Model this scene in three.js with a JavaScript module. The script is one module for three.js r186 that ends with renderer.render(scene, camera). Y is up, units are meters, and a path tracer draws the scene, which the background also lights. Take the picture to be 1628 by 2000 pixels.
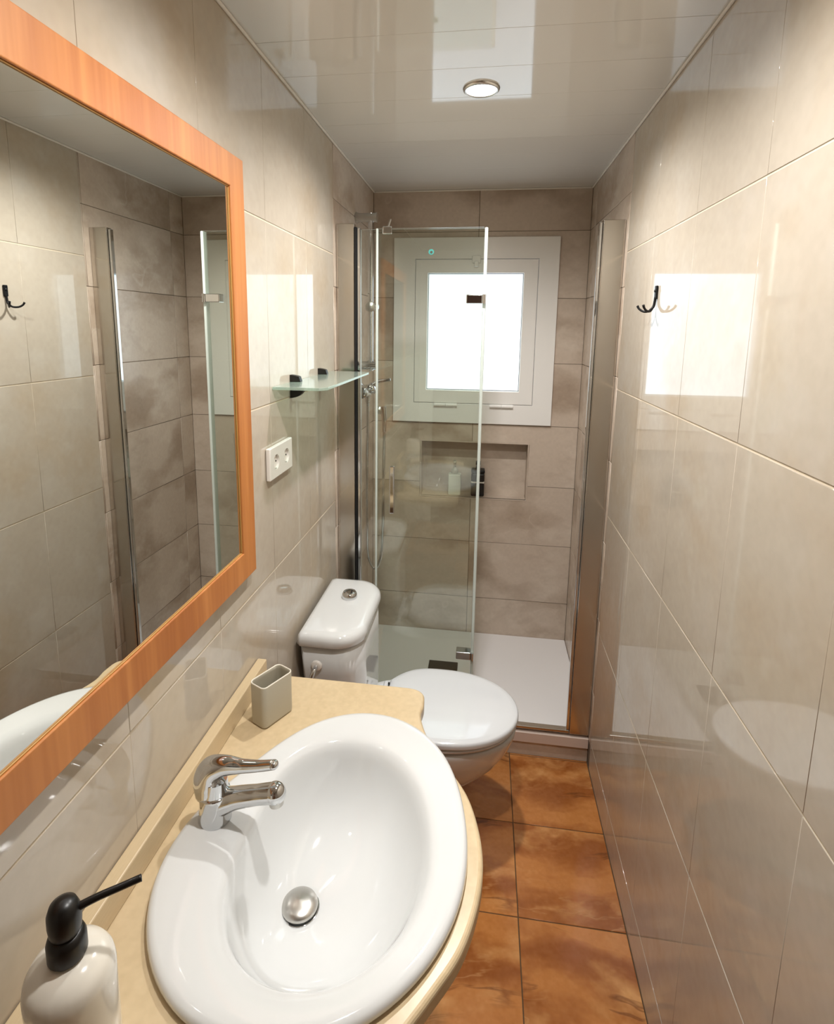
import * as THREE from 'three';
import { RoundedBoxGeometry } from 'three/addons/geometries/RoundedBoxGeometry.js';
import { mergeGeometries } from 'three/addons/utils/BufferGeometryUtils.js';
import { RectAreaLightUniformsLib } from 'three/addons/lights/RectAreaLightUniformsLib.js';
import { Brush, Evaluator, SUBTRACTION } from 'three-bvh-csg';

// ------------------------------------------------------------------ camera, sky, daylight, exposure
const scene = new THREE.Scene();
const camera = new THREE.PerspectiveCamera(2 * Math.atan(1000 / 1090.9) * 180 / Math.PI, 1628 / 2000, 0.02, 60);
camera.position.set(0.5424, 1.665, 2.7041);
camera.rotation.order = 'YXZ';
camera.rotation.set(-0.1653, 0.1406, 0.0118);
camera.setViewOffset(1628, 2000, 23.7, 176.7, 1628, 2000);
const renderer = new THREE.WebGLRenderer({ antialias: true });
renderer.toneMapping = THREE.LinearToneMapping;
renderer.toneMappingExposure = 1.16;
renderer.shadowMap.enabled = true;
RectAreaLightUniformsLib.init();
scene.background = new THREE.Color(0.9, 0.95, 1.0);
const W = 0.991, H = 2.294, ZF = 3.35, ZS = 0.722;      // room width, height, far end behind the viewer, where the shower tiling starts
const daylight = new THREE.RectAreaLight(new THREE.Color(0.58, 0.80, 1.0), 0.8, 0.437, 0.54);
daylight.position.set(0.4845, 1.648, -0.002);
daylight.lookAt(0.4845, 1.648, 2);
daylight.name = 'window_daylight';
scene.add(daylight);
const LAMP_COLOR = new THREE.Color(1.0, 0.975, 0.945), LAMP_POWER = 4.6;

// ------------------------------------------------------------------ helpers
let seed = 7;
const rnd = () => { seed = (seed * 1664525 + 1013904223) >>> 0; return seed / 4294967296; };
const V = (x, y, z) => new THREE.Vector3(x, y, z);
function mesh(name, geo, mat, parent = scene) {
  const m = new THREE.Mesh(geo, mat); m.name = name; m.castShadow = m.receiveShadow = true; parent.add(m); return m;
}
function thing(name, label, category, [x, y, z] = [0, 0, 0], group) {
  const g = new THREE.Group(); g.name = name; g.position.set(x, y, z); g.userData = { label, category };
  if (group) g.userData.group = group;
  scene.add(g); return g;
}
function structure(name, label, category) {
  const g = new THREE.Group(); g.name = name; g.userData = { label, category, kind: 'structure' }; scene.add(g); return g;
}
const boxAt = (x0, x1, y0, y1, z0, z1) => new THREE.BoxGeometry(x1 - x0, y1 - y0, z1 - z0).translate((x0 + x1) / 2, (y0 + y1) / 2, (z0 + z1) / 2);
function rbox(x0, x1, y0, y1, z0, z1, r = 0.002, s = 2) {
  return new RoundedBoxGeometry(x1 - x0, y1 - y0, z1 - z0, s, Math.min(r, (x1 - x0) / 2.01, (y1 - y0) / 2.01, (z1 - z0) / 2.01)).translate((x0 + x1) / 2, (y0 + y1) / 2, (z0 + z1) / 2);
}
function cyl(r0, r1, a, b, n = 28) {                       // a cylinder from point a (radius r0) to point b (radius r1)
  const d = b.clone().sub(a), g = new THREE.CylinderGeometry(r1, r0, d.length(), n, 1);
  g.applyQuaternion(new THREE.Quaternion().setFromUnitVectors(V(0, 1, 0), d.clone().normalize()));
  return g.translate((a.x + b.x) / 2, (a.y + b.y) / 2, (a.z + b.z) / 2);
}
function lathe(pts, n = 40) { return new THREE.LatheGeometry(pts.map(([r, y]) => new THREE.Vector2(r, y)), n); }
function latheAlong(pts, a, dir, n = 40) {
  return lathe(pts, n).applyQuaternion(new THREE.Quaternion().setFromUnitVectors(V(0, 1, 0), dir.clone().normalize())).translate(a.x, a.y, a.z);
}
function loft(rings, capEnds = true, capLast = true) {                      // rings of equally many points, joined smoothly
  const n = rings[0].length, pos = [], idx = [];
  for (const r of rings) for (const p of r) pos.push(p.x, p.y, p.z);
  for (let i = 0; i + 1 < rings.length; i++) for (let j = 0; j < n; j++) {
    const a = i * n + j, b = i * n + (j + 1) % n, c = a + n, d = b + n;
    idx.push(a, c, b, b, c, d);
  }
  if (capEnds) for (const [ri, flip] of capLast ? [[0, false], [rings.length - 1, true]] : [[0, false]]) {
    const c = rings[ri].reduce((s, p) => s.add(p), V(0, 0, 0)).multiplyScalar(1 / n), k = pos.length / 3;
    pos.push(c.x, c.y, c.z);
    for (let j = 0; j < n; j++) { const a = ri * n + j, b = ri * n + (j + 1) % n; flip ? idx.push(a, k, b) : idx.push(a, b, k); }
  }
  const g = new THREE.BufferGeometry();
  g.setAttribute('position', new THREE.Float32BufferAttribute(pos, 3));
  g.setAttribute('uv', new THREE.Float32BufferAttribute(pos.flatMap((_, i) => i % 3 === 0 ? [pos[i], pos[i + 2]] : []), 2));
  g.setIndex(idx); g.computeVertexNormals();
  return g;
}
function sweep(pts, radii, n = 18, flat = 1) {              // a round bar of changing thickness along a smooth curve
  const c = new THREE.CatmullRomCurve3(pts), m = 36, f = c.computeFrenetFrames(m, false), rings = [];
  const ra = (t) => { const k = t * (radii.length - 1), i = Math.min(Math.floor(k), radii.length - 2); return radii[i] + (radii[i + 1] - radii[i]) * (k - i); };
  for (let i = 0; i <= m; i++) {
    const p = c.getPoint(i / m), r = ra(i / m), ring = [];
    for (let j = 0; j < n; j++) {
      const a = -j / n * 2 * Math.PI;
      ring.push(p.clone().addScaledVector(f.normals[i], Math.cos(a) * r).addScaledVector(f.binormals[i], Math.sin(a) * r * flat));
    }
    rings.push(ring);
  }
  return loft(rings);
}
const tube = (pts, r, seg = 60, n = 12) => new THREE.TubeGeometry(new THREE.CatmullRomCurve3(pts), seg, r, n);

// ------------------------------------------------------------------ textures: colour and grain only
const hash = (x, y, s) => { let h = Math.imul(x, 374761393) ^ Math.imul(y, 668265263) ^ Math.imul(s, 2147483647 - 40503); h = Math.imul(h ^ (h >>> 13), 1274126177); return ((h ^ (h >>> 16)) >>> 0) / 4294967296; };
function vnoise(x, y, px, py, s) {
  const ix = Math.floor(x), iy = Math.floor(y), fx = x - ix, fy = y - iy, u = fx * fx * (3 - 2 * fx), v = fy * fy * (3 - 2 * fy);
  const w = (a, p) => ((a % p) + p) % p, h = (a, b) => hash(w(a, px), w(b, py), s);
  const a = h(ix, iy), b = h(ix + 1, iy), c = h(ix, iy + 1), d = h(ix + 1, iy + 1);
  return (a + (b - a) * u) + ((c + (d - c) * u) - (a + (b - a) * u)) * v;
}
function fbm(u, v, fx, fy, oct, s) {
  let t = 0, a = 0.5, n = 0;
  for (let o = 0; o < oct; o++) { t += a * vnoise(u * fx, v * fy, fx, fy, s + o); n += a; a *= 0.55; fx *= 2; fy *= 2; }
  return t / n;
}
const mixc = (a, b, t) => [0, 1, 2].map((i) => a[i] + (b[i] - a[i]) * Math.min(1, Math.max(0, t)));
function texture(size, fn, srgb = true) {
  const d = new Uint8Array(size * size * 4);
  for (let y = 0; y < size; y++) for (let x = 0; x < size; x++) {
    const c = fn(x / size, y / size), k = (y * size + x) * 4;
    d[k] = c[0]; d[k + 1] = c[1]; d[k + 2] = c[2]; d[k + 3] = 255;
  }
  const t = new THREE.DataTexture(d, size, size);
  t.wrapS = t.wrapT = THREE.RepeatWrapping; t.magFilter = THREE.LinearFilter; t.minFilter = THREE.LinearMipmapLinearFilter; t.generateMipmaps = true;
  if (srgb) t.colorSpace = THREE.SRGBColorSpace;
  t.needsUpdate = true; return t;
}
const ridge = (n, w) => Math.max(0, 1 - Math.abs(n - 0.5) / w);
const WALL_A = [191, 181, 166], WALL_B = [185, 168, 145], WALL_C = [196, 188, 176];
const wallTex = texture(512, (u, v) => {
  const a = fbm(u, v, 3, 3, 5, 11), b = fbm(u, v, 9, 9, 4, 31), f = fbm(u, v, 64, 64, 2, 51);
  let c = mixc(WALL_A, WALL_B, (a - 0.42) * 3.2); c = mixc(c, WALL_C, (b - 0.52) * 2.6);
  return c.map((k) => k + (f - 0.5) * 7);
});
const SH_A = [204, 188, 172], SH_B = [172, 153, 135], SH_C = [219, 206, 191];
const showerTex = texture(1024, (u, v) => {
  const w = fbm(u, v, 4, 4, 4, 71) - 0.5, a = fbm(u + w * 0.12, v + w * 0.12, 3, 5, 6, 12), b = fbm(u, v, 7, 12, 5, 33), f = fbm(u, v, 90, 90, 2, 53);
  let c = mixc(SH_A, SH_B, (a - 0.44) * 3.6); c = mixc(c, SH_C, (b - 0.54) * 2.4);
  const vein = ridge(fbm(u + w * 0.3, v + w * 0.22, 3, 3, 4, 91), 0.012) * Math.max(0, fbm(u, v, 4, 4, 2, 17) - 0.5) * 1.5;
  c = mixc(c, [222, 212, 199], vein);
  return c.map((k) => k + (f - 0.5) * 9);
});
const FL_A = [192, 126, 68], FL_B = [152, 89, 42], FL_C = [212, 156, 98];
const floorTex = texture(1024, (u, v) => {
  const w = fbm(u, v, 3, 3, 4, 61) - 0.5, s = v + 0.03 * Math.sin(u * 2 * Math.PI) + w * 0.1;
  const a = fbm(u, s, 2, 6, 5, 13), b = fbm(u, s, 5, 9, 5, 37), f = fbm(u, v, 70, 70, 2, 57);
  let c = mixc(FL_A, FL_B, (a - 0.47) * 4.6); c = mixc(c, FL_C, (b - 0.53) * 3.2);
  c = mixc(c, [214, 168, 120], ridge(fbm(u, s, 2, 9, 5, 95), 0.02) * Math.max(0, fbm(u, v, 6, 6, 2, 29) - 0.45) * 1.6);
  c = mixc(c, [96, 54, 28], ridge(fbm(u, s + 0.3, 1, 7, 6, 97), 0.02) * Math.max(0, fbm(u, v, 5, 5, 2, 19) - 0.48) * 2.6);
  return c.map((k) => k + (f - 0.5) * 14);
});
const woodTex = texture(512, (u, v) => {
  const a = fbm(u, v, 60, 2, 3, 21), b = fbm(u, v, 8, 1, 3, 41), f = fbm(u, v, 160, 8, 2, 43);
  const c = mixc([194, 126, 66], [170, 102, 49], (a * 0.5 + b * 0.5 - 0.35) * 2.4);
  return c.map((k) => k + (f - 0.5) * 12);
});
const stoneTex = texture(512, (u, v) => {
  const a = fbm(u, v, 6, 6, 4, 23), f = fbm(u, v, 110, 110, 2, 45);
  const c = mixc([208, 187, 151], [203, 180, 142], (a - 0.4) * 1.2);
  return c.map((k) => k + (f - 0.5) * 14);
});

// ------------------------------------------------------------------ materials
const std = (o) => new THREE.MeshStandardMaterial(o), phys = (o) => new THREE.MeshPhysicalMaterial(o);
const M = {
  wallTile: phys({ map: wallTex, roughness: 0.035, ior: 1.6 }),
  showerTile: phys({ map: showerTex, roughness: 0.34 }),
  showerSide: phys({ map: showerTex, roughness: 0.22 }),
  floorTile: phys({ map: floorTex, roughness: 0.2 }),
  groutCream: std({ color: 0xd3c6b0, roughness: 0.9 }),
  groutTaupe: std({ color: 0x6f6253, roughness: 0.95 }),
  groutFloor: std({ color: 0x5d4a34, roughness: 0.95 }),
  ceiling: phys({ color: 0xdedcd6, roughness: 0.05, ior: 1.5 }),
  plaster: std({ color: 0xe6e0d4, roughness: 0.9 }),
  bead: std({ color: 0xe9e4da, roughness: 0.6 }),
  pvc: phys({ color: 0xf5f3ef, roughness: 0.28 }),
  wood: phys({ map: woodTex, roughness: 0.5 }),
  woodLip: phys({ color: 0xb98a4a, roughness: 0.35 }),
  mirror: std({ color: 0xe6e8e4, metalness: 1, roughness: 0.0 }),
  stone: phys({ map: stoneTex, roughness: 0.28 }),
  ceramic: phys({ color: 0xdadcdc, roughness: 0.07, clearcoat: 0.6, clearcoatRoughness: 0.03 }),
  seat: phys({ color: 0xdcdfe2, roughness: 0.12, clearcoat: 0.5, clearcoatRoughness: 0.05 }),
  chrome: std({ color: 0xd6d8da, metalness: 1, roughness: 0.06 }),
  satin: std({ color: 0xc9c7c2, metalness: 1, roughness: 0.28 }),
  alu: std({ color: 0xcfcbc4, metalness: 1, roughness: 0.16 }),
  glass: phys({ color: 0xfbfdfb, roughness: 0.0, transmission: 1, thickness: 0, ior: 1.5 }),
  glassEdge: phys({ color: 0xe6efea, roughness: 0.2, transmission: 0.3, thickness: 0 }),
  shelfGlass: phys({ color: 0xdcebe2, roughness: 0.12, transmission: 0.75, thickness: 0, ior: 1.5 }),
  black: phys({ color: 0x0b0a0a, roughness: 0.35 }),
  blackMetal: std({ color: 0x1b1b1d, metalness: 0.6, roughness: 0.4 }),
  rubber: std({ color: 0x050505, roughness: 0.7 }),
  tray: phys({ color: 0xf3f1f1, roughness: 0.42 }),
  grate: std({ color: 0x4b453a, metalness: 0.5, roughness: 0.45 }),
  kerbTrim: phys({ color: 0xdcc9bd, roughness: 0.35 }),
  socket: phys({ color: 0xf2efe9, roughness: 0.25 }),
  socketWell: phys({ color: 0xe8e4dc, roughness: 0.35 }),
  cup: phys({ color: 0xb9b3a2, roughness: 0.38 }),
  cupRim: phys({ color: 0xefe9da, roughness: 0.3 }),
  soap: phys({ color: 0xe3ded2, roughness: 0.12, clearcoat: 0.5 }),
  lotion: phys({ color: 0xe4e6d8, roughness: 0.35 }),
  pumpClear: phys({ color: 0xe4e2d8, roughness: 0.3, transmission: 0.4, thickness: 0 }),
  darkBottle: phys({ color: 0x232323, roughness: 0.25 }),
  labelWhite: std({ color: 0xe6e2da, roughness: 0.6 }),
  teal: std({ color: 0x2e7f78, roughness: 0.5 }),
  pane: phys({ color: 0xf4f8fb, roughness: 0.9, emissive: new THREE.Color(0.88, 0.96, 1.0), emissiveIntensity: 0.9 }),
  lens: std({ color: 0xffffff, emissive: new THREE.Color(1.0, 0.95, 0.86), emissiveIntensity: 16, roughness: 0.5 }),
  door: phys({ color: 0x6b4526, roughness: 0.4 }),
};

// ------------------------------------------------------------------ tiles: each its own slab with a softened edge
function tileGeo(w, h, t, b, u0 = rnd(), v0 = rnd(), sc = 1) {
  const pos = [], nor = [], uv = [], idx = [], X = w / 2, Y = h / 2, c = [[-1, -1], [1, -1], [1, 1], [-1, 1]];
  const add = (x, y, z, n) => { const l = Math.hypot(...n); pos.push(x, y, z); nor.push(n[0] / l, n[1] / l, n[2] / l); uv.push((u0 + x) * sc, (v0 + y) * sc); return pos.length / 3 - 1; };
  const ring = (d, z, n) => c.map(([sx, sy]) => add(sx * (X - d), sy * (Y - d), z, n(sx, sy)));
  const r0 = ring(0, 0, (sx, sy) => [sx, sy, 0.0]), r1 = ring(0, t - b, (sx, sy) => [sx, sy, 0.25]), r2 = ring(b * 0.45, t - b * 0.18, (sx, sy) => [sx * 0.6, sy * 0.6, 0.8]), r3 = ring(b * 1.3, t, () => [0, 0, 1]);
  for (const [p, q] of [[r0, r1], [r1, r2], [r2, r3]]) for (let i = 0; i < 4; i++) { const j = (i + 1) % 4; idx.push(p[i], p[j], q[i], p[j], q[j], q[i]); }
  idx.push(r3[0], r3[1], r3[2], r3[0], r3[2], r3[3]);
  const g = new THREE.BufferGeometry();
  g.setAttribute('position', new THREE.Float32BufferAttribute(pos, 3)); g.setAttribute('normal', new THREE.Float32BufferAttribute(nor, 3)); g.setAttribute('uv', new THREE.Float32BufferAttribute(uv, 2));
  g.setIndex(idx); return g;
}
// place(): local x runs along the first axis, y along the second, the face looks along the normal
const FACE = {
  right: (g) => g.rotateY(-Math.PI / 2), left: (g) => g.rotateY(Math.PI / 2), back: (g) => g, front: (g) => g.rotateY(Math.PI), up: (g) => g.rotateX(-Math.PI / 2), down: (g) => g.rotateX(Math.PI / 2),
};
const T = 0.008;                                           // tile thickness; the grout lies a little below the faces
function putTile(parent, name, face, center, w, h, bev, mat, sc, uv0) {
  const m = mesh(name, FACE[face](tileGeo(w, h, T, bev, uv0 ? uv0[0] : rnd() * 3, uv0 ? uv0[1] : rnd() * 3, sc)), mat, parent);
  const n = { right: [1, 0, 0], left: [-1, 0, 0], back: [0, 0, -1], front: [0, 0, 1], up: [0, -1, 0], down: [0, 1, 0] }[face];
  m.position.set(center[0] + n[0] * T, center[1] + n[1] * T, center[2] + n[2] * T);
  return m;
}
function steps(a, b, joint, pitch) {                        // intervals of [a, b] cut at joint + k * pitch
  const cuts = [a]; for (let k = Math.ceil((a - joint) / pitch - 1e-6); joint + k * pitch < b - 0.004; k++) if (joint + k * pitch > a + 0.004) cuts.push(joint + k * pitch);
  cuts.push(b); return cuts.slice(1).map((c, i) => [cuts[i], c]);
}
const REC = 0.0016;

// floor
const floor = structure('floor', 'glossy orange-brown marble tiled floor', 'floor');
mesh('screed', boxAt(-0.1, W + 0.1, -0.12, -REC, -0.2, ZF + 0.1), M.groutFloor, floor);
for (const [z0, z1] of steps(0.68, ZF, 0.688, 0.316)) for (const [x0, x1] of steps(0, W, 0.692, 0.316))
  putTile(floor, 'floor_tile', 'up', [(x0 + x1) / 2, 0, (z0 + z1) / 2], x1 - x0 - 0.0028, z1 - z0 - 0.0028, 0.001, M.floorTile, 1.35);

// side walls: glossy cream tiles in the room, taupe stone tiles in the shower
const ROWS = steps(0, H, 0.568, 0.4505), COLS = steps(ZS, ZF, 1.0285, 0.3145), SROWS = steps(0.1, H, 2.109, 0.3);
for (const [side, face, x, xo, label] of [['left', 'left', 0, -0.12, 'left wall of glossy cream tiles turning taupe in the shower'], ['right', 'right', W, W, 'right wall of glossy cream tiles turning taupe in the shower']]) {
  const wall = structure('wall_' + side, label, 'wall');
  const s = side === 'left' ? -REC : REC;
  mesh('wall_body', boxAt(side === 'left' ? -0.12 : W + REC, side === 'left' ? -REC : W + 0.12, -0.1, H + 0.1, ZS, ZF + 0.1), M.groutCream, wall);
  mesh('wall_body', boxAt(side === 'left' ? -0.12 : W + REC, side === 'left' ? -REC : W + 0.12, -0.1, H + 0.1, -0.2, ZS), M.groutTaupe, wall);
  for (const [y0, y1] of ROWS) for (const [z0, z1] of COLS)
    putTile(wall, 'wall_tile', face, [x, (y0 + y1) / 2, (z0 + z1) / 2], z1 - z0 - 0.0005, y1 - y0 - 0.0042, 0.0007, M.wallTile, 1, [(side === 'left' ? -1 : 1) * (z0 + z1) / 2, (y0 + y1) / 2 + (side === 'left' ? 0.37 : 0)]);
  for (const [y0, y1] of SROWS) for (const [z0, z1] of steps(0, ZS, 0.115, 0.6))
    putTile(wall, 'shower_tile', face, [x, (y0 + y1) / 2, (z0 + z1) / 2], z1 - z0 - 0.0024, y1 - y0 - 0.0024, 0.0008, M.showerSide, 1);
}

// back wall with the window opening and the niche
const back = structure('wall_back', 'taupe stone tiled shower wall with a recessed niche', 'wall');
const WIN = { x0: 0.101, x1: 0.862, y0: 1.214, y1: 2.083 }, OPEN = { x0: 0.14, x1: 0.823, y0: 1.25, y1: 2.045 }, NI = { x0: 0.246, x1: 0.762, y0: 0.838, y1: 1.116, d: 0.09 };
const ev = new Evaluator(); ev.useGroups = false; ev.attributes = ['position', 'normal', 'uv'];
const brush = (g) => { const b = new Brush(g); b.updateMatrixWorld(); return b; };
{
  let b = brush(boxAt(-0.12, W + 0.12, -0.1, H + 0.1, -0.2, -REC));
  b = ev.evaluate(b, brush(boxAt(OPEN.x0, OPEN.x1, OPEN.y0, OPEN.y1, -0.3, 0.1)), SUBTRACTION);
  b = ev.evaluate(b, brush(boxAt(NI.x0 - 0.004, NI.x1 + 0.004, NI.y0 - 0.004, NI.y1 + 0.004, -NI.d - 0.006, 0.1)), SUBTRACTION);
  mesh('wall_body', b.geometry, M.groutTaupe, back);
}
const hits = (a, x0, x1, y0, y1) => a.x0 < x1 && a.x1 > x0 && a.y0 < y1 && a.y1 > y0, holds = (a, x0, x1, y0, y1) => a.x0 <= x0 && a.x1 >= x1 && a.y0 <= y0 && a.y1 >= y1;
for (const [y0, y1] of SROWS) for (const [x0, x1] of steps(0, W, 0.494, 0.6)) {
  const a = [x0 + 0.0012, x1 - 0.0012, y0 + 0.0012, y1 - 0.0012];
  const cutW = { x0: WIN.x0 + 0.012, x1: WIN.x1 - 0.012, y0: WIN.y0 + 0.012, y1: WIN.y1 - 0.012 }, cutN = { x0: NI.x0, x1: NI.x1, y0: NI.y0, y1: NI.y1 };
  if (holds(cutW, ...a)) continue;
  if (!hits(cutW, ...a) && !hits(cutN, ...a)) { putTile(back, 'shower_tile', 'back', [(x0 + x1) / 2, (y0 + y1) / 2, 0], a[1] - a[0], a[3] - a[2], 0.0008, M.showerTile, 1); continue; }
  let b = brush(boxAt(a[0], a[1], a[2], a[3], -T, 0));
  for (const c of [cutW, cutN]) if (hits(c, ...a)) b = ev.evaluate(b, brush(boxAt(c.x0, c.x1, c.y0, c.y1, -0.05, 0.05)), SUBTRACTION);
  const g = b.geometry, p = g.attributes.position, uv = g.attributes.uv, u0 = rnd() * 3, v0 = rnd() * 3;
  for (let i = 0; i < p.count; i++) uv.setXY(i, p.getX(i) + u0, p.getY(i) + v0);
  mesh('shower_tile', g, M.showerTile, back);
}
{ // niche lining and its bare tile edges
  const { x0, x1, y0, y1, d } = NI, t = 0.006;
  putTile(back, 'niche_tile', 'back', [(x0 + x1) / 2, (y0 + y1) / 2, -d], x1 - x0 + 0.006, y1 - y0 + 0.006, 0.0008, M.showerTile, 1);
  putTile(back, 'niche_tile', 'up', [(x0 + x1) / 2, y0, -d / 2], x1 - x0, d, 0.0008, M.showerTile, 1);
  putTile(back, 'niche_tile', 'down', [(x0 + x1) / 2, y1, -d / 2], x1 - x0, d, 0.0008, M.showerTile, 1);
  putTile(back, 'niche_tile', 'left', [x0, (y0 + y1) / 2, -d / 2], d, y1 - y0, 0.0008, M.showerTile, 1);
  putTile(back, 'niche_tile', 'right', [x1, (y0 + y1) / 2, -d / 2], d, y1 - y0, 0.0008, M.showerTile, 1);
  for (const q of [[x0 - t, x1 + t, y0 - t, y0], [x0 - t, x1 + t, y1, y1 + t], [x0 - t, x0, y0, y1], [x1, x1 + t, y0, y1]]) mesh('niche_edge', rbox(q[0], q[1], q[2], q[3], -0.006, 0.0012, 0.001), M.showerTile, back);
}
// wall and door behind the viewer
const front = structure('wall_front', 'plain cream wall with the bathroom door', 'wall');
mesh('wall_body', boxAt(-0.12, W + 0.12, -0.1, H + 0.1, ZF, ZF + 0.12), M.plaster, front);
const door = structure('door_1', 'brown wooden door with two panels', 'door');
mesh('door_leaf', rbox(0.12, 0.87, 0.0, 2.03, ZF - 0.04, ZF - 0.001, 0.003), M.door, door);
for (const y of [0.2, 1.1]) mesh('door_panel', rbox(0.24, 0.75, y, y + 0.75, ZF - 0.05, ZF - 0.03, 0.004), M.door, door);
mesh('handle', cyl(0.01, 0.01, V(0.18, 1.02, ZF - 0.08), V(0.31, 1.02, ZF - 0.08)), M.satin, door);

// ceiling of lacquered boards
const ceil = structure('ceiling', 'glossy white lacquered ceiling of wide boards', 'ceiling');
mesh('ceiling_body', boxAt(-0.1, W + 0.1, H + 0.0012, H + 0.12, -0.2, ZF + 0.1), M.plaster, ceil);
for (const [z0, z1] of steps(0, ZF, 1.386, 0.175)) {
  const m = putTile(ceil, 'ceiling_board', 'down', [W / 2, H, (z0 + z1) / 2], W, z1 - z0 - 0.0006, 0.0005, M.ceiling, 1);
  m.position.y = H + T;
}
let trims = 0;
function trim(label, geo, mat) { const m = mesh('trim_' + (++trims), geo, mat); m.userData = { label, category: 'trim', kind: 'structure' }; return m; }
trim('thin white bead between left wall and ceiling', rbox(0, 0.007, H - 0.007, H, 0, ZF, 0.003), M.bead);
trim('thin white bead between right wall and ceiling', rbox(W - 0.007, W, H - 0.007, H, 0, ZF, 0.003), M.bead);
trim('thin white bead between shower wall and ceiling', rbox(0.007, W - 0.007, H - 0.007, H, 0, 0.007, 0.003), M.bead);

// shower step: stone riser and pale edging strip in front of the tray
{
  const k = structure('trim_' + (++trims), 'stone riser and pale edging strip under the shower tray', 'trim');
  mesh('riser_tile', (() => { const g = rbox(0.0, W, 0, 0.06, 0.668, 0.682, 0.001), p = g.attributes.position, uv = g.attributes.uv; for (let i = 0; i < p.count; i++) uv.setXY(i, p.getX(i) + 0.3, p.getY(i) + 0.7); return g; })(), M.showerSide, k);
  mesh('edging_strip', rbox(0.0, W, 0.0605, 0.104, 0.668, 0.69, 0.003, 3), M.kerbTrim, k);
}

// ------------------------------------------------------------------ window
{
  const w = structure('window_1', 'small frosted bathroom window in a wide white frame', 'window');
  const ringShape = (a, b) => {
    const s = new THREE.Shape([[a.x0, a.y0], [a.x1, a.y0], [a.x1, a.y1], [a.x0, a.y1]].map((p) => new THREE.Vector2(...p)));
    s.holes.push(new THREE.Path([[b.x0, b.y0], [b.x0, b.y1], [b.x1, b.y1], [b.x1, b.y0]].map((p) => new THREE.Vector2(...p)))); return s;
  };
  const ring = (a, b, z0, z1, bev) => { const g = new THREE.ExtrudeGeometry(ringShape({ x0: a.x0 + bev, x1: a.x1 - bev, y0: a.y0 + bev, y1: a.y1 - bev }, { x0: b.x0 - bev, x1: b.x1 + bev, y0: b.y0 - bev, y1: b.y1 + bev }), { depth: z1 - z0 - 2 * bev, bevelEnabled: true, bevelSize: bev, bevelThickness: bev, bevelSegments: 2 }); return g.translate(0, 0, z0 + bev); };
  const SA = { x0: 0.205, x1: 0.769, y0: 1.311, y1: 1.984 }, PA = { x0: 0.264, x1: 0.705, y0: 1.374, y1: 1.922 };
  mesh('outer_frame', ring(WIN, { x0: SA.x0 - 0.002, x1: SA.x1 + 0.002, y0: SA.y0 - 0.002, y1: SA.y1 + 0.002 }, -0.02, 0.014, 0.002), M.pvc, w);
  mesh('sash', ring(SA, PA, -0.03, 0.018, 0.003), M.pvc, w);
  mesh('glazing_seal', ring({ x0: PA.x0 - 0.002, x1: PA.x1 + 0.002, y0: PA.y0 - 0.002, y1: PA.y1 + 0.002 }, { x0: PA.x0 + 0.002, x1: PA.x1 - 0.002, y0: PA.y0 + 0.002, y1: PA.y1 - 0.002 }, -0.012, -0.004, 0.0008), M.blackMetal, w);
  mesh('window_pane', boxAt(PA.x0 - 0.004, PA.x1 + 0.004, PA.y0 - 0.004, PA.y1 + 0.004, -0.016, -0.010), M.pane, w);
  for (const x of [0.36, 0.626]) {
    const h = mesh('hinge', cyl(0.009, 0.009, V(x - 0.055, 1.302, 0.02), V(x - 0.001, 1.302, 0.02), 16), M.pvc, w);
    mesh('hinge_barrel', cyl(0.009, 0.009, V(x + 0.001, 1.302, 0.02), V(x + 0.055, 1.302, 0.02), 16), M.pvc, h);
  }
  const l = mesh('latch', rbox(0.467, 0.507, 1.965, 2.0, 0.012, 0.026, 0.004, 3), M.pvc, w);
  mesh('latch_tab', rbox(0.478, 0.497, 1.948, 1.974, 0.018, 0.038, 0.004, 3), M.pvc, l);
}

// ------------------------------------------------------------------ ceiling lights
function downlight(name, label, x, z) {
  const g = thing(name, label, 'ceiling light', [x, H, z], 'recessed downlights in the ceiling');
  mesh('trim_ring', lathe([[0.0395, -0.001], [0.040, -0.005], [0.0425, -0.0075], [0.047, -0.005], [0.049, -0.0005], [0.049, 0.001], [0.0395, 0.001]], 48), M.satin, g);
  mesh('lamp_lens', lathe([[0.0001, -0.0085], [0.026, -0.008], [0.036, -0.006], [0.0395, -0.003]], 40), M.lens, g);
  const s = new THREE.SpotLight(LAMP_COLOR, LAMP_POWER, 0, 1.43, 0.5, 2);
  s.name = 'lamp_beam'; s.position.set(0, -0.011, 0); s.target.position.set(0, -1, 0); s.castShadow = true; s.shadow.radius = 1.6;
  g.add(s); g.add(s.target); s.target.name = 'beam_target';
}
downlight('ceiling_downlight', 'round recessed downlight glowing in the ceiling above the toilet', 0.508, 1.088);
downlight('ceiling_downlight_001', 'round recessed downlight in the ceiling above the washbasin', 0.508, 1.9);

// ------------------------------------------------------------------ shower tray
{
  const t = thing('shower_tray', 'white flat shower tray behind the glass screen', 'shower tray', [W / 2, 0, 0.34]);
  mesh('tray', rbox(-W / 2 + 0.001, W / 2 - 0.001, 0.0, 0.1155, -0.339, 0.3275, 0.004, 3), M.tray, t);
  mesh('drain_grate', rbox(-0.165, -0.03, 0.112, 0.119, -0.055, 0.075, 0.003), M.grate, t);
}

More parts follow.
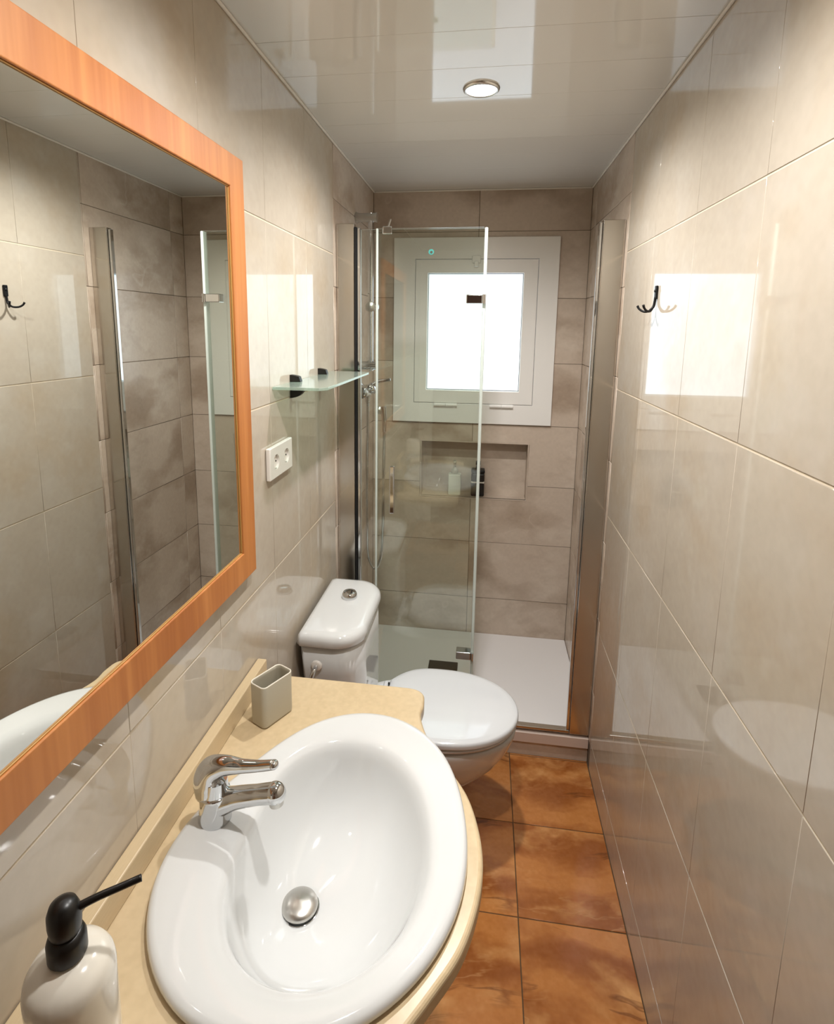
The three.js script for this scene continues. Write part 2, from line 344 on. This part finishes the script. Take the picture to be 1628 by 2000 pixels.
// ------------------------------------------------------------------ folding glass screen
{
  const s = thing('shower_screen', 'clear glass folding shower screen with polished metal wall profiles', 'shower screen', [0, 0.1165, 0.672]);
  const Y1 = 1.913;
  mesh('wall_profile', rbox(0.001, 0.068, 0, Y1, -0.014, 0.016, 0.003), M.alu, s);
  mesh('wall_profile', rbox(0.917, 0.99, 0, Y1, -0.014, 0.016, 0.003), M.alu, s);
  mesh('edge_strip', rbox(0.905, 0.9165, 0.004, Y1 - 0.006, -0.008, 0.01, 0.003), M.chrome, s);
  mesh('gasket', rbox(0.0685, 0.0755, 0.004, Y1 - 0.012, -0.012, 0.02, 0.001), M.rubber, s);
  mesh('pivot_post', rbox(0.076, 0.089, 0.004, Y1 - 0.014, -0.009, 0.011, 0.003), M.chrome, s);
  mesh('threshold_bar', rbox(0.07, 0.916, 0, 0.012, -0.012, 0.014, 0.003), M.alu, s);
  const six = (m) => [M.glassEdge, M.glassEdge, M.glassEdge, M.glassEdge, m, m];
  mesh('glass_panel', boxAt(0.0895, 0.526, 0.016, 1.893, -0.003, 0.003), six(M.glass), s);
  const p = mesh('glass_panel', boxAt(0.156, 0.524, 0.016, 1.893, 0.019, 0.025), six(M.glass), s);
  mesh('seal_strip', rbox(0.148, 0.1555, 0.016, 1.893, 0.016, 0.028, 0.003), M.glassEdge, s);
  mesh('seal_strip', rbox(0.5265, 0.538, 0.016, 1.893, -0.002, 0.024, 0.004), M.glassEdge, s);
  mesh('logo_disc', new THREE.CylinderGeometry(0.0095, 0.0095, 0.0006, 28).rotateX(Math.PI / 2).translate(0.344, 1.812, 0.0254), M.teal, p);
  mesh('logo_dot', new THREE.CylinderGeometry(0.0045, 0.0045, 0.0006, 20).rotateX(Math.PI / 2).translate(0.3445, 1.811, 0.0258), M.grate, p);
  for (const y of [1.652, 0.297]) {
    const h = mesh('hinge', rbox(0.470, 0.526, y - 0.0155, y + 0.0155, -0.008, 0.032, 0.003), M.chrome, s);
    mesh('hinge_pin', cyl(0.006, 0.006, V(0.532, y - 0.0155, 0.03), V(0.532, y + 0.0155, 0.03), 16), M.chrome, h);
  }
  mesh('top_clip', mergeGeometries([rbox(0.172, 0.206, 1.872, 1.899, 0.0255, 0.034, 0.004, 3), cyl(0.004, 0.003, V(0.186, 1.89, 0.016), V(0.198, 1.925, 0.012), 12).toNonIndexed()].map((g) => g.index ? g.toNonIndexed() : g)), M.chrome, s);
  const h = mesh('handle', rbox(0.206, 0.225, 0.862, 1.046, 0.042, 0.052, 0.004, 3), M.chrome, s);
  for (const y of [0.882, 1.026]) mesh('handle_post', cyl(0.007, 0.007, V(0.2155, y, 0.025), V(0.2155, y, 0.043), 20), M.chrome, h);
}

// ------------------------------------------------------------------ shower rail, mixer, hand shower
{
  const x = 0.062, z = 0.37;
  const r = thing('shower_rail', 'vertical chrome shower rail on the shower side wall', 'shower rail', [0, 1.5, z]);
  const Y = (y) => y - 1.5;
  mesh('rail_bar', cyl(0.0115, 0.0115, V(x, Y(1.485), 0), V(x, Y(2.125), 0)), M.chrome, r);
  for (const y of [2.108, 1.508]) mesh('wall_bracket', mergeGeometries([cyl(0.018, 0.018, V(0.001, Y(y), 0), V(0.084, Y(y), 0)), cyl(0.021, 0.021, V(0.001, Y(y), 0), V(0.008, Y(y), 0)), cyl(0.0195, 0.0195, V(0.084, Y(y), 0), V(0.089, Y(y), 0))]), y > 2 ? M.satin : M.chrome, r);
  const sl = mesh('slider', latheAlong([[0.0001, -0.022], [0.019, -0.021], [0.021, -0.012], [0.021, 0.012], [0.019, 0.021], [0.0001, 0.022]], V(x, Y(1.752), 0.004), V(0.3, 0, 1)), M.satin, r);
  mesh('slider_knob', latheAlong([[0.0001, 0], [0.012, 0], [0.013, 0.018], [0.010, 0.024], [0.0001, 0.025]], V(x + 0.012, Y(1.752), 0.006), V(1, 0, 0.1)), M.chrome, sl);

  const m = thing('shower_mixer', 'chrome single-lever shower mixer on the shower side wall', 'shower mixer', [0, 1.4, z]);
  for (const d of [-0.075, 0.075]) mesh('wall_rosette', latheAlong([[0.0001, 0], [0.032, 0], [0.031, 0.006], [0.018, 0.014], [0.016, 0.03]], V(0.001, 0, d), V(1, 0, 0)), M.chrome, m);
  mesh('mixer_body', mergeGeometries([latheAlong([[0.0001, -0.1], [0.022, -0.099], [0.024, -0.09], [0.024, -0.03], [0.027, -0.02], [0.027, 0.02], [0.024, 0.03], [0.024, 0.09], [0.022, 0.099], [0.0001, 0.1]], V(0.045, 0, 0), V(0, 0, 1)), latheAlong([[0.024, 0], [0.025, 0.02], [0.021, 0.03], [0.0001, 0.033]], V(0.055, 0.004, 0), V(0.9, 0.4, 0))]), M.chrome, m);
  mesh('mixer_lever', sweep([V(0.07, 0.02, 0), V(0.095, 0.04, 0.0), V(0.125, 0.047, 0.006), V(0.15, 0.05, 0.008)], [0.013, 0.009, 0.007, 0.006], 14), M.chrome, m);
  mesh('hose_outlet', cyl(0.011, 0.009, V(0.05, -0.02, 0), V(0.05, -0.05, 0)), M.chrome, m);

  const h = thing('hand_shower', 'slim chrome hand shower with a long hanging hose under the mixer', 'hand shower', [0, 1.4, z]);
  mesh('shower_handle', sweep([V(0.128, -0.17, 0.03), V(0.128, -0.12, 0.03), V(0.125, -0.085, 0.03), V(0.122, -0.062, 0.03)], [0.0085, 0.0105, 0.012, 0.0125], 16), M.chrome, h);
  mesh('holder', latheAlong([[0.0001, -0.012], [0.016, -0.012], [0.017, 0], [0.016, 0.012], [0.0001, 0.012]], V(0.108, -0.078, 0.03), V(0.4, 0.1, 0.9)), M.satin, h);
  mesh('shower_hose', tube([V(0.05, -0.053, 0), V(0.05, -0.14, 0.0), V(0.047, -0.35, 0.0), V(0.048, -0.6, 0), V(0.056, -0.76, 0), V(0.082, -0.806, 0.0), V(0.108, -0.76, 0.01), V(0.122, -0.6, 0.02), V(0.126, -0.35, 0.03), V(0.128, -0.22, 0.03), V(0.128, -0.17, 0.03)], 0.0068, 160, 12), M.chrome, h);
}

// ------------------------------------------------------------------ bottles in the niche
{
  const b = thing('pump_bottle', 'square white pump bottle standing in the shower niche', 'bottle', [0.411, 0.838, -0.045]);
  mesh('bottle_body', rbox(-0.0315, 0.0315, 0.0005, 0.108, -0.027, 0.027, 0.007, 3), M.lotion, b);
  mesh('pump_collar', lathe([[0.012, 0.107], [0.0175, 0.11], [0.0165, 0.128], [0.010, 0.138], [0.006, 0.142], [0.0001, 0.142]], 24), M.pumpClear, b);
  mesh('pump_head', mergeGeometries([cyl(0.0045, 0.0045, V(0, 0.14, 0), V(0, 0.168, 0), 14), rbox(-0.008, 0.008, 0.166, 0.177, -0.008, 0.028, 0.003)].map((g) => g.index ? g.toNonIndexed() : g)), M.pumpClear, b);
  const d = thing('dark_bottle', 'dark square bottle with a white label band in the shower niche', 'bottle', [0.527, 0.838, -0.045]);
  mesh('bottle_body', rbox(-0.033, 0.033, 0.0005, 0.118, -0.027, 0.027, 0.008, 3), M.darkBottle, d);
  mesh('label_band', rbox(-0.0335, 0.0335, 0.066, 0.080, -0.0275, 0.0275, 0.006), M.labelWhite, d);
  mesh('shoulder_cap', rbox(-0.034, 0.034, 0.1185, 0.136, -0.028, 0.028, 0.006, 3), M.black, d);
  mesh('pump_head', mergeGeometries([cyl(0.013, 0.009, V(0, 0.136, 0), V(0, 0.162, 0), 18), rbox(-0.012, 0.012, 0.162, 0.176, -0.012, 0.026, 0.003)].map((g) => g.index ? g.toNonIndexed() : g)), M.black, d);
}

// ------------------------------------------------------------------ toilet
const eggSmooth = (t) => t > 0.43 ? Math.pow(Math.max(0, 1 - ((t - 0.43) / 0.57) ** 2.15), 0.5) : 1 - 0.48 * ((0.43 - t) / 0.43) ** 3.2;
function egg(x0, x1, hw, y, n = 40) {                       // outline in plan, blunt at the back (x0), round at the front (x1)
  const pts = [];
  for (let i = 0; i < n; i++) { const t = (1 - Math.cos(i / n * Math.PI)) / 2; pts.push(V(x0 + (x1 - x0) * t, y, eggSmooth(t) * hw)); }
  pts.push(V(x1, y, 0));
  for (let i = n - 1; i >= 0; i--) { const p = pts[i]; pts.push(V(p.x, y, -p.z)); }
  return pts;
}
{
  const t = thing('toilet', 'white close-coupled toilet with its lid closed', 'toilet', [0, 0, 1.022]);
  mesh('bowl', loft([egg(0.10, 0.50, 0.112, 0.0), egg(0.10, 0.497, 0.11, 0.02), egg(0.11, 0.475, 0.098, 0.07), egg(0.11, 0.478, 0.098, 0.12), egg(0.11, 0.525, 0.112, 0.17), egg(0.12, 0.59, 0.136, 0.22), egg(0.125, 0.637, 0.157, 0.27), egg(0.13, 0.668, 0.175, 0.325), egg(0.14, 0.682, 0.182, 0.365), egg(0.14, 0.684, 0.184, 0.38), egg(0.145, 0.678, 0.179, 0.389)]), M.ceramic, t);
  mesh('seat', loft([egg(0.25, 0.668, 0.17, 0.399), egg(0.242, 0.682, 0.183, 0.401), egg(0.242, 0.684, 0.185, 0.407), egg(0.245, 0.681, 0.182, 0.4115)]), M.seat, t);
  const c = (s, y) => egg(0.25 + 0.2 * (1 - s), 0.691 - 0.241 * (1 - s), 0.189 * s, y);
  mesh('seat_lid', loft([c(0.955, 0.416), c(0.99, 0.4165), c(1, 0.42), c(1, 0.429), c(0.992, 0.4345), c(0.97, 0.4385), c(0.9, 0.4415), c(0.7, 0.4435), c(0.35, 0.4445), c(0.05, 0.445)]), M.seat, t);
  for (const s of [-1, 1]) mesh('hinge', mergeGeometries([cyl(0.011, 0.011, V(0.225, 0.397, s * 0.075), V(0.225, 0.425, s * 0.075), 18), cyl(0.009, 0.009, V(0.236, 0.423, s * 0.055), V(0.236, 0.423, s * 0.095), 18)]), M.seat, t);
  for (const s of [-1, 1]) mesh('lid_buffer', rbox(0.243, 0.249, 0.389, 0.43, s * 0.088 - 0.004, s * 0.088 + 0.004, 0.001), M.rubber, t);
  // tank: straight back, rounded front corners
  const D = (x0, x1, hw, r, y) => {
    const pts = [], k = 10;
    pts.push(V(x0, y, -hw + 0.012), V(x0, y, 0), V(x0, y, hw - 0.012), V(x0 + 0.012, y, hw));
    for (let i = 0; i <= k; i++) { const a = Math.PI / 2 * (1 - i / k); pts.push(V(x1 - r * 0.9 + Math.cos(a) * r * 0.9, y, hw - r + Math.sin(a) * r)); }
    for (let i = 0; i <= k; i++) { const a = -Math.PI / 2 * (i / k); pts.push(V(x1 - r * 0.9 + Math.cos(a) * r * 0.9, y, -hw + r + Math.sin(a) * r)); }
    pts.push(V(x0 + 0.012, y, -hw));
    return pts;
  };
  mesh('tank', loft([D(0.035, 0.205, 0.158, 0.07, 0.396), D(0.03, 0.207, 0.163, 0.075, 0.44), D(0.022, 0.205, 0.182, 0.085, 0.62), D(0.018, 0.203, 0.19, 0.09, 0.716)]), M.ceramic, t);
  mesh('tank_lid', loft([D(0.014, 0.204, 0.194, 0.092, 0.7175), D(0.011, 0.209, 0.2, 0.096, 0.722), D(0.011, 0.211, 0.2015, 0.097, 0.737), D(0.013, 0.208, 0.198, 0.095, 0.750), D(0.019, 0.199, 0.189, 0.09, 0.7585), D(0.03, 0.185, 0.172, 0.08, 0.7625), D(0.06, 0.15, 0.12, 0.045, 0.764)]), M.ceramic, t);
  const f = mesh('flush_button', lathe([[0.025, 0], [0.0262, 0.002], [0.0255, 0.012], [0.0215, 0.0205], [0.018, 0.0185]], 36).translate(0.116, 0.7635, -0.045), M.chrome, t);
  mesh('button_cap', lathe([[0.0001, 0.0195], [0.012, 0.0192], [0.018, 0.0175], [0.0185, 0.014]], 30).translate(0.116, 0.7635, -0.045), M.chrome, f);
  mesh('valve_nut', latheAlong([[0.0001, 0], [0.0155, 0], [0.017, 0.003], [0.017, 0.014], [0.013, 0.018], [0.0001, 0.018]], V(0.07, 0.655, 0.176), V(0, 0, 1), 10), M.socket, t);
  mesh('supply_hose', tube([V(0.07, 0.655, 0.194), V(0.069, 0.652, 0.212), V(0.063, 0.635, 0.224), V(0.057, 0.6, 0.227), V(0.05, 0.5, 0.225), V(0.03, 0.36, 0.22), V(0.012, 0.28, 0.218)], 0.0065, 60, 12), M.chrome, t);
}

// ------------------------------------------------------------------ washbasin counter
const CY = 0.79;
{
  const t = thing('vanity_counter', 'beige stone countertop with curved front and low upstand on the wall', 'countertop', [0, CY, 1.9]);
  const half = [[0.428, -0.384], [0.4265, -0.339], [0.452, -0.27], [0.5, -0.198], [0.539, -0.135], [0.561, -0.066]], b = 0.008;
  const s = new THREE.Shape(), q = (x, z) => new THREE.Vector2(x - b, z);
  s.moveTo(0.001 + b, -(0.442 - b)); s.lineTo(0.385 - b, -(0.442 - b)); s.quadraticCurveTo(0.422 - b, -0.442 + b, 0.426 - b, -0.412);
  s.splineThru([...half.map(([x, z]) => q(x, z)), q(0.5685, 0), ...half.slice().reverse().map(([x, z]) => q(x, -z)), q(0.426, 0.412)]);
  s.quadraticCurveTo(0.422 - b, 0.442 - b, 0.385 - b, 0.442 - b); s.lineTo(0.001 + b, 0.442 - b); s.closePath();
  const hole = new THREE.Path(); hole.absellipse(0.31, 0, 0.2, 0.255, 0, Math.PI * 2); s.holes.push(hole);
  const g = new THREE.ExtrudeGeometry(s, { depth: 0.018, bevelEnabled: true, bevelSize: b, bevelThickness: b, bevelSegments: 4, curveSegments: 30 });
  g.rotateX(Math.PI / 2).translate(0, -b, 0);
  mesh('countertop', g, M.stone, t);
  mesh('upstand', rbox(0.001, 0.025, 0.0005, 0.05, -0.424, 0.442, 0.003), M.stone, t);
}

// basin: measured outline, wide tap deck on the wall side
{
  const cz = 1.9, O = [0.2699, 0.0023, 0.009, -0.0298, -0.0165, -0.0023, 0.0089, 0.0024, 0.0009], I = [0.1888, -0.0049, 0.0038, -0.0334, 0.0015, 0.0062, 0.0018];
  const four = (c, a) => { let r = c[0]; for (let k = 1; 2 * k < c.length; k++) r += c[2 * k - 1] * Math.cos(k * a) + c[2 * k] * Math.sin(k * a); return r; };
  const n = 120, out = (a) => { const r = four(O, a); return [0.30 + r * Math.cos(a), 1.89 + r * Math.sin(a) - cz]; }, inn = (a) => { const r = four(I, a); return [0.32 + r * Math.cos(a), 1.90 + r * Math.sin(a) - cz]; };
  const DR = [0.252, 0.004];
  const b = thing('wash_basin', 'oval white ceramic washbasin set into the beige countertop', 'washbasin', [0, CY, cz]);
  const ring = (f, y) => Array.from({ length: n }, (_, i) => { const a = i / n * 2 * Math.PI, [x, z] = f(a); return V(x, y, z); });
  const lerp = (p, q, t) => [p[0] + (q[0] - p[0]) * t, p[1] + (q[1] - p[1]) * t];
  const rings = [];
  const C0 = [0.305, -0.005];
  rings.push(ring((a) => lerp(C0, out(a), 0.97), 0.0005), ring((a) => lerp(C0, out(a), 0.992), 0.002), ring((a) => lerp(C0, out(a), 1), 0.008), ring((a) => lerp(C0, out(a), 0.996), 0.0135), ring((a) => lerp(C0, out(a), 0.982), 0.0185), ring((a) => lerp(C0, out(a), 0.955), 0.0208));
  rings.push(ring((a) => lerp(out(a), inn(a), 0.35), 0.0205), ring((a) => lerp(out(a), inn(a), 0.7), 0.0175), ring((a) => lerp(out(a), inn(a), 0.88), 0.0135), ring((a) => lerp(out(a), inn(a), 0.98), 0.007), ring((a) => lerp(inn(a), DR, 0.025), -0.003));
  for (const [t, y] of [[0.05, -0.016], [0.09, -0.036], [0.14, -0.056], [0.21, -0.077], [0.3, -0.096], [0.42, -0.112], [0.56, -0.124], [0.7, -0.132], [0.82, -0.137]]) rings.push(ring((a) => { const p = lerp(inn(a), DR, t); return p; }, y));
  rings.push(ring((a) => [DR[0] + 0.03 * Math.cos(a), DR[1] + 0.03 * Math.sin(a)], -0.139), ring((a) => [DR[0] + 0.0285 * Math.cos(a), DR[1] + 0.0285 * Math.sin(a)], -0.145));
  const g1 = loft(rings.reverse(), true, false);
  mesh('bowl', g1, M.ceramic, b);
  mesh('drain_ring', lathe([[0.031, -0.1375], [0.034, -0.1365], [0.0345, -0.1385], [0.029, -0.141]], 40).translate(DR[0], 0, DR[1]), M.chrome, b);
  mesh('drain_plug', lathe([[0.0001, -0.121], [0.014, -0.122], [0.024, -0.1245], [0.0305, -0.1285], [0.032, -0.132], [0.031, -0.1345], [0.024, -0.1355]], 48).translate(DR[0], 0, DR[1]), M.satin, b);
  mesh('overflow_hole', latheAlong([[0.0001, 0.001], [0.006, 0.001], [0.008, 0.0015], [0.009, 0]], V(0.4685, -0.035, 0.02), V(-1, 0.25, 0), 24), M.satin, b);
}
// faucet
{
  const f = thing('basin_faucet', 'chrome single-lever faucet on the washbasin rim', 'faucet', [0.098, CY + 0.0195, 1.9]);
  mesh('faucet_body', loft([[0.029, 0, -0.001], [0.0285, 0, 0.003], [0.0265, 0.001, 0.02], [0.0265, 0.002, 0.04], [0.0272, 0.002, 0.05], [0.026, 0.002, 0.0535], [0.018, 0.002, 0.055]].map(([r, dx, y]) => Array.from({ length: 40 }, (_, i) => { const a = -i / 40 * 2 * Math.PI; return V(dx + r * Math.cos(a), y, r * Math.sin(a)); })).map((r) => r.reverse())), M.chrome, f);
  const sp = mesh('spout', sweep([V(0.008, 0.03, 0), V(0.04, 0.044, 0), V(0.08, 0.056, 0), V(0.112, 0.064, 0), V(0.119, 0.0655, 0)], [0.0235, 0.0185, 0.0165, 0.0175, 0.014], 22), M.chrome, f);
  mesh('spout_end', new THREE.SphereGeometry(0.0185, 28, 20).translate(0.113, 0.064, 0), M.chrome, sp);
  mesh('aerator', cyl(0.0125, 0.0125, V(0.1135, 0.058, 0), V(0.115, 0.0435, 0), 24), M.satin, sp);
  const lv = mesh('lever', sweep([V(-0.004, 0.05, 0), V(-0.008, 0.073, 0), V(0.0, 0.094, 0), V(0.022, 0.105, 0), V(0.055, 0.1085, 0), V(0.086, 0.113, 0), V(0.112, 0.119, 0)], [0.0245, 0.0235, 0.0205, 0.0155, 0.0105, 0.0085, 0.0075], 22, 1.15), M.chrome, f);
  mesh('lever_tip', new THREE.SphereGeometry(0.0082, 18, 12).scale(1, 0.9, 1.15).translate(0.112, 0.119, 0), M.chrome, lv);
  mesh('lever_neck', cyl(0.0245, 0.021, V(0.002, 0.052, 0), V(0.0035, 0.078, 0), 32), M.chrome, lv);
}

// ------------------------------------------------------------------ tumbler and soap dispenser on the counter
function roundRect(w, d, r, n = 6) {
  const p = [];
  for (const [sx, sz, a0] of [[1, 1, 0], [-1, 1, 1], [-1, -1, 2], [1, -1, 3]]) for (let i = 0; i <= n; i++) { const a = (a0 + i / n) * Math.PI / 2; p.push([sx * (w / 2 - r) + r * Math.cos(a), sz * (d / 2 - r) + r * Math.sin(a)]); }
  return p.reverse();
}
{
  const c = thing('toothbrush_tumbler', 'empty rectangular grey-beige ceramic tumbler on the counter by the upstand', 'tumbler', [0.091, CY + 0.0005, 1.611]);
  c.rotation.y = Math.atan2(0.078, 0.04);
  const R = (w, d, r, y) => roundRect(w, d, r).map(([x, z]) => V(x, y, z)).reverse();
  const L = (a) => loft(a.map((q) => q.slice().reverse()));
  mesh('tumbler_body', L([R(0.08, 0.042, 0.008, 0), R(0.0855, 0.047, 0.010, 0.002), R(0.087, 0.049, 0.011, 0.006), R(0.087, 0.049, 0.011, 0.0975), R(0.082, 0.044, 0.009, 0.0975), R(0.0815, 0.0435, 0.009, 0.09), R(0.081, 0.043, 0.009, 0.012), R(0.076, 0.038, 0.008, 0.007)]), M.cup, c);
  mesh('glazed_rim', loft([R(0.0870, 0.049, 0.011, 0.0976), R(0.0864, 0.0484, 0.0106, 0.0992), R(0.0845, 0.0465, 0.0095, 0.0998), R(0.0824, 0.0444, 0.009, 0.099), R(0.082, 0.044, 0.009, 0.0976)].map((q) => q.slice().reverse()), false), M.cupRim, c);
}
{
  const s = thing('soap_dispenser', 'round cream ceramic soap dispenser with a black pump beside the washbasin', 'soap dispenser', [0.096, CY + 0.0005, 2.235]);
  mesh('bottle', lathe([[0.0001, 0], [0.042, 0], [0.046, 0.003], [0.047, 0.01], [0.0475, 0.12], [0.0475, 0.138], [0.0455, 0.148], [0.041, 0.156], [0.032, 0.163], [0.022, 0.1665], [0.015, 0.1675], [0.0001, 0.1675]], 56), M.soap, s);
  const p = mesh('pump_collar', lathe([[0.0001, 0.168], [0.0185, 0.168], [0.0205, 0.171], [0.0205, 0.189], [0.0185, 0.195], [0.014, 0.199], [0.0001, 0.2]], 36), M.black, s);
  mesh('pump_head', lathe([[0.0145, 0.197], [0.0165, 0.202], [0.0175, 0.212], [0.0172, 0.225], [0.014, 0.234], [0.007, 0.2385], [0.0001, 0.2395]], 32), M.black, p);
  mesh('pump_nozzle', sweep([V(0.01, 0.224, -0.006), V(0.03, 0.229, -0.018), V(0.05, 0.232, -0.030), V(0.068, 0.234, -0.042)], [0.0045, 0.0042, 0.004, 0.004], 14), M.black, p);
}

// ------------------------------------------------------------------ mirror
{
  const z0 = 1.508, z1 = 2.36, y0 = 1.094, y1 = 2.011, w = 0.065, d = 0.02;
  const m = thing('wall_mirror', 'large wall mirror in an orange-brown wooden frame', 'mirror', [0, y0, (z0 + z1) / 2]);
  const hz = (z1 - z0) / 2, h = y1 - y0;
  const b = 0.0022, rect = (a, q) => [[-a, q], [a, q], [a, h - q], [-a, h - q]].map(([z, y]) => new THREE.Vector2(z, y));
  const sh = new THREE.Shape(rect(hz - b, b)); sh.holes.push(new THREE.Path(rect(hz - w + b, w - b).reverse()));
  const g = new THREE.ExtrudeGeometry(sh, { depth: d - 0.001 - 2 * b, bevelEnabled: true, bevelSize: b, bevelThickness: b, bevelSegments: 3 });
  g.rotateY(Math.PI / 2).translate(0.001 + b, 0, 0);        // drawn in (z, y), standing off the wall along x
  { const p = g.attributes.position, uv = g.attributes.uv; for (let i = 0; i < p.count; i++) uv.setXY(i, (p.getZ(i) + p.getX(i)) * 1.1, p.getY(i) * 1.1); }
  mesh('frame', g, M.wood, m);
  mesh('mirror_glass', boxAt(0.001, 0.014, w - 0.004, h - w + 0.004, -hz + w - 0.004, hz - w + 0.004), M.mirror, m);
  for (const q of [[w, w + 0.002, -hz + w, hz - w], [h - w - 0.002, h - w, -hz + w, hz - w], [w + 0.003, h - w - 0.003, -hz + w, -hz + w + 0.003], [w + 0.003, h - w - 0.003, hz - w - 0.003, hz - w]]) mesh('inner_lip', rbox(0.014, 0.0165, ...q, 0.001), M.woodLip, m);
}

// ------------------------------------------------------------------ glass shelf, socket, hook
{
  const s = thing('glass_shelf', 'frosted glass wall shelf on two small black brackets', 'shelf', [0, 1.505, 1.045]);
  const sh = new THREE.Shape([[0.003, -0.283], [0.118, -0.283], [0.14, -0.262], [0.142, 0.26], [0.125, 0.284], [0.003, 0.284]].map(([x, z]) => new THREE.Vector2(x, z)));
  const g = new THREE.ExtrudeGeometry(sh, { depth: 0.006, bevelEnabled: true, bevelSize: 0.0008, bevelThickness: 0.0008, bevelSegments: 1 });
  mesh('glass_plate', g.rotateX(Math.PI / 2).translate(0, 0.006, 0), M.shelfGlass, s);
  for (const z of [0.14, -0.128]) {
    const b = mesh('bracket', (() => { const p = new THREE.Shape(); p.moveTo(0.0008, -0.001); p.lineTo(0.042, -0.001); p.quadraticCurveTo(0.038, -0.034, 0.0008, -0.036); p.closePath(); return new THREE.ExtrudeGeometry(p, { depth: 0.016, bevelEnabled: true, bevelSize: 0.001, bevelThickness: 0.001, bevelSegments: 2 }).translate(0, -0.0015, z - 0.008); })(), M.black, s);
    mesh('clamp', (() => { const p = new THREE.Shape(); p.moveTo(0.0008, 0.0085); p.lineTo(0.03, 0.0085); p.lineTo(0.026, 0.0215); p.quadraticCurveTo(0.014, 0.026, 0.0008, 0.026); p.closePath(); return new THREE.ExtrudeGeometry(p, { depth: 0.018, bevelEnabled: true, bevelSize: 0.001, bevelThickness: 0.001, bevelSegments: 2 }).translate(0, 0, z - 0.009); })(), M.black, b);
  }
}
{
  const s = thing('double_socket', 'white double power socket on the cream wall tiles', 'power socket', [0, 1.317, 1.304]);
  let plate = brush(rbox(0.0008, 0.0125, -0.0425, 0.0425, -0.083, 0.083, 0.003, 3));
  for (const z of [-0.038, 0.038]) plate = ev.evaluate(plate, brush(new THREE.CylinderGeometry(0.0195, 0.0205, 0.02, 32).rotateZ(-Math.PI / 2).translate(0.0145, 0, z)), SUBTRACTION);
  mesh('plate', plate.geometry, M.socket, s);
  for (const z of [-0.038, 0.038]) {
    const w = mesh('socket_insert', new THREE.CylinderGeometry(0.0193, 0.0193, 0.002, 32).rotateZ(-Math.PI / 2).translate(0.0052, 0, z), M.socketWell, s);
    for (const k of [-0.0095, 0.0095]) mesh('contact_hole', new THREE.CylinderGeometry(0.0026, 0.0026, 0.001, 14).rotateZ(-Math.PI / 2).translate(0.0066, 0, z + k), M.rubber, w);
    for (const k of [-0.0178, 0.0178]) mesh('earth_clip', rbox(0.006, 0.0115, k - 0.0012, k + 0.0012, z - 0.003, z + 0.003, 0.0005), M.satin, w);
  }
}
{
  const h = thing('coat_hook', 'small black double coat hook on the glossy right wall', 'hook', [W, 1.755, 1.098]);
  mesh('hook_plate', rbox(-0.006, -0.0008, -0.005, 0.03, -0.008, 0.008, 0.002), M.blackMetal, h);
  mesh('screw', latheAlong([[0.0001, 0.003], [0.0035, 0.002], [0.0042, 0]], V(-0.006, 0.016, 0), V(-1, 0, 0), 14), M.blackMetal, h);
  mesh('stem', sweep([V(-0.004, 0.0, 0), V(-0.005, -0.012, 0), V(-0.007, -0.024, 0), V(-0.014, -0.034, 0)], [0.0036, 0.0036, 0.0036, 0.0034], 12), M.blackMetal, h);
  for (const s of [-1, 1]) mesh('prong', sweep([V(-0.010, -0.03, 0), V(-0.017, -0.037, s * 0.007), V(-0.028, -0.037, s * 0.018), V(-0.037, -0.030, s * 0.026), V(-0.041, -0.022, s * 0.029)], [0.0034, 0.0032, 0.0031, 0.003, 0.0034], 12), M.blackMetal, h);
}

renderer.render(scene, camera);
